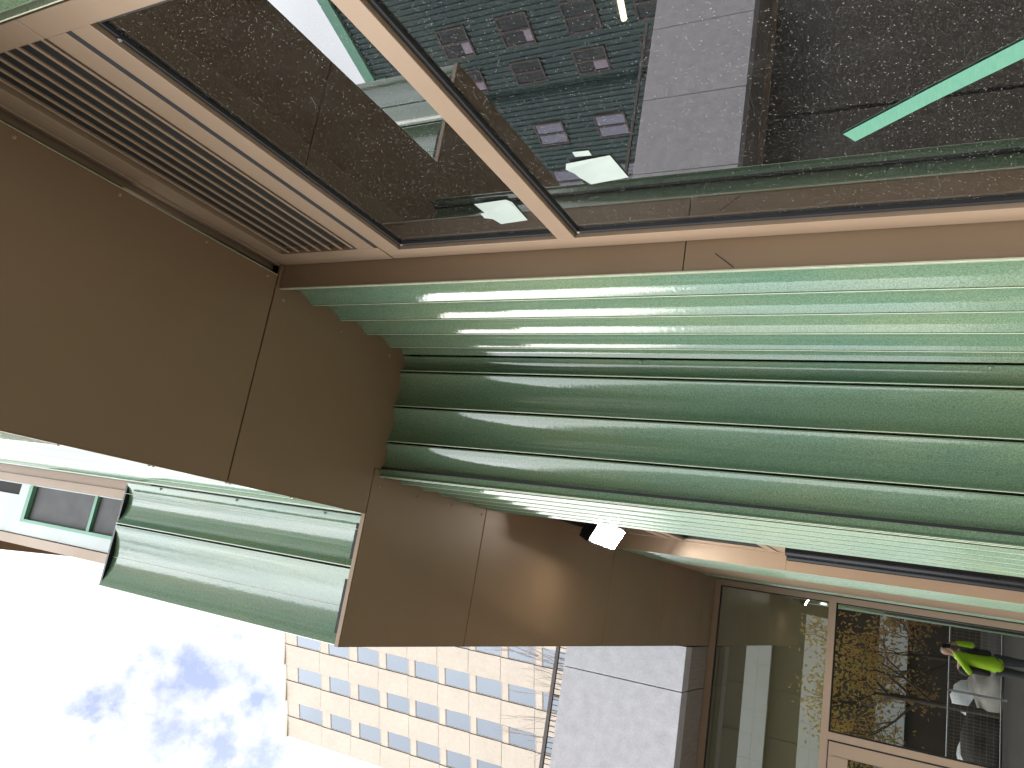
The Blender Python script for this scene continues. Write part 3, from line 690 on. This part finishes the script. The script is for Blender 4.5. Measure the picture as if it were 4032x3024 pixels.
# dark fluted building across the yard (seen in the dusty panes)
SD = 1.45; DD = 29.0; yd = R(-20)
sD = Vector((math.cos(yd), math.sin(yd), 0)); nD = Vector((-sD.y, sD.x, 0))
cD = nD * DD + sD * 20
DBd = empty('dark_green_building', (cD.x, cD.y, GZ), 'tall dark green ribbed building with bronze framed windows and a mint coping', 'building')
def DP(s_, d_, z): v = nD * (DD + d_) + sD * s_; return (v.x, v.y, z)
def ribs(sa, sb_, d0, z0, z1):
    mb = MB(); p_ = .29; s_ = sa
    while s_ < sb_:
        pr = [(s_, d0), (s_ + .05, d0), (s_ + .06, d0 + .10), (s_ + .10, d0 + .13), (s_ + .17, d0 + .10), (s_ + .215, d0), (s_ + p_, d0)]
        for (a, da), (b, db) in zip(pr[:-1], pr[1:]): mb.q(DP(b, db, z0), DP(a, da, z0), DP(a, da, z1), DP(b, db, z1))
        s_ += p_
    return mb
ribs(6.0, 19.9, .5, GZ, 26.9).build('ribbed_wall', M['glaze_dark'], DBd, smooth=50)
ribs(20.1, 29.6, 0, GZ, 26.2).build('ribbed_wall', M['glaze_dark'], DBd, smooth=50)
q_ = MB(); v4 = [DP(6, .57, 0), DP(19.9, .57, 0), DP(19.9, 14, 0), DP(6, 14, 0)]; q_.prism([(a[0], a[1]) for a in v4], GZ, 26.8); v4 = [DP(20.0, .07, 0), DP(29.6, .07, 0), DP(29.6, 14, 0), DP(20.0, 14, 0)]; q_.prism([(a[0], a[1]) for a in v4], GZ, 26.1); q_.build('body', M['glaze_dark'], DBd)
q_ = MB()
for (a, b, d0, z) in ((6, 17.7, .35, 26.85), (17.7, 20.0, .35, 26.2), (20.0, 29.6, -.15, 26.1)):
    v4 = [DP(a, d0, 0), DP(b, d0, 0), DP(b, 14, 0), DP(a, 14, 0)]; q_.prism([(x[0], x[1]) for x in v4], z - .15, z + .45)
q_.build('coping', M['mint'], DBd)
for ci, (s0, s1, d0) in enumerate(((9.6, 10.9, .5), (12.9, 14.3, .5), (15.95, 17.5, .5), (18.25, 19.5, .5), (21.45, 22.8, 0), (24.4, 26.0, 0), (27.4, 28.9, 0))):
    for ri in range(8):
        z0 = 13.9 + 3.27 * (ri - 3) + (0, .1, -.05, .15)[ci % 4]; z1 = z0 + 1.62
        if z0 < GZ + 1 or z1 > 25.2: continue
        fr = MB(); t = .09
        for (a, b, c, d) in ((s0, s1, z0, z0 + t), (s0, s1, z1 - t, z1), (s0, s0 + t, z0 + t, z1 - t), (s1 - t, s1, z0 + t, z1 - t), ((s0 + s1) / 2 - .05, (s0 + s1) / 2 + .05, z0 + t, z1 - t)):
            v4 = [DP(a, d0 - .06, 0), DP(b, d0 - .06, 0), DP(b, d0 + .04, 0), DP(a, d0 + .04, 0)]; fr.prism([(x[0], x[1]) for x in v4], c, d)
        fo = fr.build('window', M['darkrail'], DBd)
        pn = MB(); pn.q(DP(s1 - t, d0 - .02, z0 + t), DP(s0 + t, d0 - .02, z0 + t), DP(s0 + t, d0 - .02, z1 - t), DP(s1 - t, d0 - .02, z1 - t)); pn.build('pane', M['glass_dk' if d0 == 0 else 'glass_dk2'], fo)
        if d0 > 0 and (ci * 3 + ri * 5) % 4 != 1:
            hb_ = (.55, .75, .45, .95)[(ci + ri * 2) % 4]; bd = MB(); bd.q(DP(s1 - t - .05, d0 - .021, z0 + t), DP((s0 + s1) / 2 + .05, d0 - .021, z0 + t), DP((s0 + s1) / 2 + .05, d0 - .021, z0 + hb_), DP(s1 - t - .05, d0 - .021, z0 + hb_)); bd.build('blind', M['blind'], fo)

# ------------------------------------------------------------------ site things behind the photographer
for k in range(4):
    y0 = -2.6 + 2.12 * .9 * k * 1.0
    FP = empty('fence_panel', (-10, y0, GZ), ('grey mesh fence panel at the left end of the temporary fence', 'grey mesh fence panel in front of the rust coloured tree', 'grey mesh fence panel directly in front of the yellow tree', 'grey mesh fence panel at the far right end of the fence')[k], 'fence', 'temporary mesh fence')
    q_ = MB(); wd = 1.88; zt = -.17
    q_.tube((-10, y0, GZ), (-10, y0, zt), .021, 8); q_.tube((-10, y0 + wd, GZ), (-10, y0 + wd, zt), .021, 8); q_.tube((-10, y0, zt), (-10, y0 + wd, zt), .024, 8); q_.tube((-10, y0, GZ + .15), (-10, y0 + wd, GZ + .15), .018, 8)
    q_.build('frame', M['steel'], FP, smooth=50)
    q_ = MB()
    for j in range(1, 20): q_.tube((-10, y0 + wd * j / 20, GZ + .15), (-10, y0 + wd * j / 20, zt), .0028, 4, caps=False)
    for j in range(1, 8): z = GZ + .15 + (zt - GZ - .15) * j / 8; q_.tube((-10, y0, z), (-10, y0 + wd, z), .0028, 4, caps=False)
    q_.build('mesh', M['steel'], FP)
def lump(name, c, r, m_, label, cat, seed, flat=1.0):
    bm = bmesh.new(); bmesh.ops.create_icosphere(bm, subdivisions=3, radius=1)
    for v in bm.verts:
        d = 1 + .35 * noise.noise(v.co * 1.6 + Vector((seed, 0, 0))) + .12 * noise.noise(v.co * 4 + Vector((0, seed, 0)))
        v.co = Vector((v.co.x * r[0] * d, v.co.y * r[1] * d, max(v.co.z * d, -.15) * r[2]))
    me = bpy.data.meshes.new(name); bm.to_mesh(me); bm.free(); me.materials.append(M[m_]); me.shade_smooth()
    o = bpy.data.objects.new(name, me); col.objects.link(o); o.location = (c[0], c[1], c[2] + EYE + .15 * r[2]); return tag(o, label, cat)
lump('tarp_heap', (-12.5, .9, GZ), (1.0, .9, .8), 'tarp', 'pale grey tarpaulin thrown over a heap behind the fence', 'tarpaulin', 2)
lump('soil_heap', (-13.2, 2.6, GZ), (1.2, 1.3, .9), 'soil', 'dark heap of soil behind the mesh fence', 'soil heap', 5)
lump('wrapped_bundle', (-16, 1.6, GZ), (.8, .7, 1.1), 'whitewrap', 'white plastic wrapped bundle behind the soil heap', 'bundle', 8)
lump('wrapped_bundle', (-17, 3.4, GZ), (1.2, 1.4, .9), 'whitewrap', 'wide white wrapped bundle right of the soil heap', 'bundle', 9)

# ------------------------------------------------------------------ the photographer (reflected in the entrance glass)
def skin(name, vs, es, m_, parent=None, sub=2):
    me = bpy.data.meshes.new(name); me.from_pydata([(v[0], v[1], v[2] + EYE) for v in vs], es, [])
    o = bpy.data.objects.new(name, me); col.objects.link(o)
    sk = o.modifiers.new('s', 'SKIN'); sk.use_smooth_shade = True
    ss = o.modifiers.new('d', 'SUBSURF'); ss.levels = sub; ss.render_levels = sub
    for i, v in enumerate(vs):
        r_ = v[3]; me.skin_vertices[0].data[i].radius = r_ if isinstance(r_, tuple) else (r_, r_); me.skin_vertices[0].data[i].use_root = (i == 0)
    dg = bpy.context.evaluated_depsgraph_get(); nm = bpy.data.meshes.new_from_object(o.evaluated_get(dg))
    o.modifiers.clear(); o.data = nm; nm.materials.clear(); nm.materials.append(M[m_]); nm.shade_smooth(); bpy.data.meshes.remove(me)
    base = Vector((-.38, .19, 0))
    for v in nm.vertices: v.co -= base
    if parent is None: o.location = base
    else: o.parent = parent
    return o
bx, by = -.38, .19
def chain(vs, es, pts, start=None):
    prev = start
    for p in pts:
        vs.append(p); i = len(vs) - 1
        if prev is not None: es.append((prev, i))
        prev = i
    return prev
vs = [(bx, by, -.72, (.12, .09))]; es = []
ch = chain(vs, es, [(bx, by, -.55, (.11, .085)), (bx + .01, by - .02, -.38, (.13, .09))], 0)
nk = chain(vs, es, [(bx + .02, by - .04, -.24, (.10, .08)), (bx + .05, by - .07, -.18, .052), (bx + .08, by - .09, -.13, .058)], ch)
chain(vs, es, [(bx + .085, by - .10, -.07, (.075, .09)), (bx + .075, by - .105, -.01, (.07, .085)), (bx + .07, by - .105, .03, .045)], nk)
for sy, hand in ((1, (-.055, .035, -.075)), (-1, (-.055, -.045, -.10))):
    sh = chain(vs, es, [(bx, by + sy * .17, -.27, .062)], ch)
    eb = (bx + .10, by + .24, -.46) if sy > 0 else (bx + .12, by - .27, -.50)
    hd = chain(vs, es, [(*eb, .045), (hand[0] - .03, hand[1] + sy * .02, hand[2] - .07, .03), (*hand, .034)], sh)
    for f in range(4):       # fingers curl round the phone edge
        zf = hand[2] + .03 - .02 * f
        chain(vs, es, [(hand[0] + .02, hand[1] - sy * .0, zf, .0095), (hand[0] + .035, hand[1] - sy * .012, zf + .004, .009), (hand[0] + .036, hand[1] - sy * .028, zf + .004, .0075)], hd)
    chain(vs, es, [(hand[0] + .005, hand[1] - sy * .02, hand[2] + .03, .011), (hand[0] + .012, hand[1] - sy * .035, hand[2] + .05, .009)], hd)
for sy in (1, -1):
    hp = chain(vs, es, [(bx, by + sy * .09, -.80, .075), (bx + .01, by + sy * .10, -1.16, .062), (bx - .01, by + sy * .11, -1.50, .042), (bx + .03, by + sy * .115, -1.565, .038), (bx + .16, by + sy * .13, -1.575, .03)], 0)
person = skin('person', vs, es, 'skin')
tag(person, 'person in a hi-vis yellow and black jacket holding up a phone to take a picture', 'person')
jv = [(bx, by, -.99, (.21, .16)), ]; je = []
jc = chain(jv, je, [(bx, by, -.82, (.205, .155)), (bx, by, -.60, (.19, .145)), (bx + .01, by - .02, -.38, (.18, .125)), (bx + .02, by - .04, -.25, (.13, .10)), (bx + .045, by - .065, -.195, .07)], 0)
skin('jacket', jv, je, 'hivis', person)
for sy in (1, -1):
    eb = (bx + .10, by + .24, -.46) if sy > 0 else (bx + .12, by - .27, -.50); hand = (-.055, .035, -.075) if sy > 0 else (-.055, -.045, -.10)
    skin('sleeve', [(bx, by + sy * .15, -.27, .095), (bx + .05, by + sy * .22, -.37, .085), (*eb, .075)], [(0, 1), (1, 2)], 'blackcloth', person)
    w_ = (hand[0] - .045, hand[1] + sy * .03, hand[2] - .09)
    skin('cuff_sleeve', [(*eb, .060), ((eb[0] + w_[0]) / 2, (eb[1] + w_[1]) / 2, (eb[2] + w_[2]) / 2, .054), (*w_, .042)], [(0, 1), (1, 2)], 'hivis', person)
for sy in (1, -1): skin('side_panel', [(bx + .03, by + sy * .15, -.36, .075), (bx + .05, by + sy * .165, -.55, .070), (bx + .05, by + sy * .175, -.78, .060)], [(0, 1), (1, 2)], 'blackcloth', person)
tv = [(bx, by, -.78, (.16, .12))]; te = []
for sy in (1, -1): chain(tv, te, [(bx, by + sy * .095, -.88, .105), (bx + .01, by + sy * .10, -1.16, .078), (bx - .01, by + sy * .11, -1.50, .066)], 0)
skin('trousers', tv, te, 'jeans', person)
skin('hair', [(bx + .06, by - .105, .03, (.085, .095)), (bx + .03, by - .105, -.02, (.07, .09)), (bx + .02, by - .10, -.07, (.05, .07))], [(0, 1), (1, 2)], 'hair', person)
for sy in (1, -1): skin('boot', [(bx - .01, by + sy * .11, -1.46, .055), (bx + .0, by + sy * .115, -1.555, .052), (bx + .15, by + sy * .13, -1.57, .042)], [(0, 1), (1, 2)], 'blackcloth', person)
# the phone he holds, lens at the camera position
ph = MB(); pc = -F * .010 + U * .055 - Vd * (-.012)
ph.obox(pc, (U, Vd, F), (.073, .036, .004)); pho = ph.build('phone', M['blackmetal'], bevel=.002)
c = sum((Vector(v.co) for v in pho.data.vertices), Vector()) / len(pho.data.vertices)
for v in pho.data.vertices: v.co -= c
pho.location = c; tag(pho, 'black phone held upright in both hands of the person', 'phone')
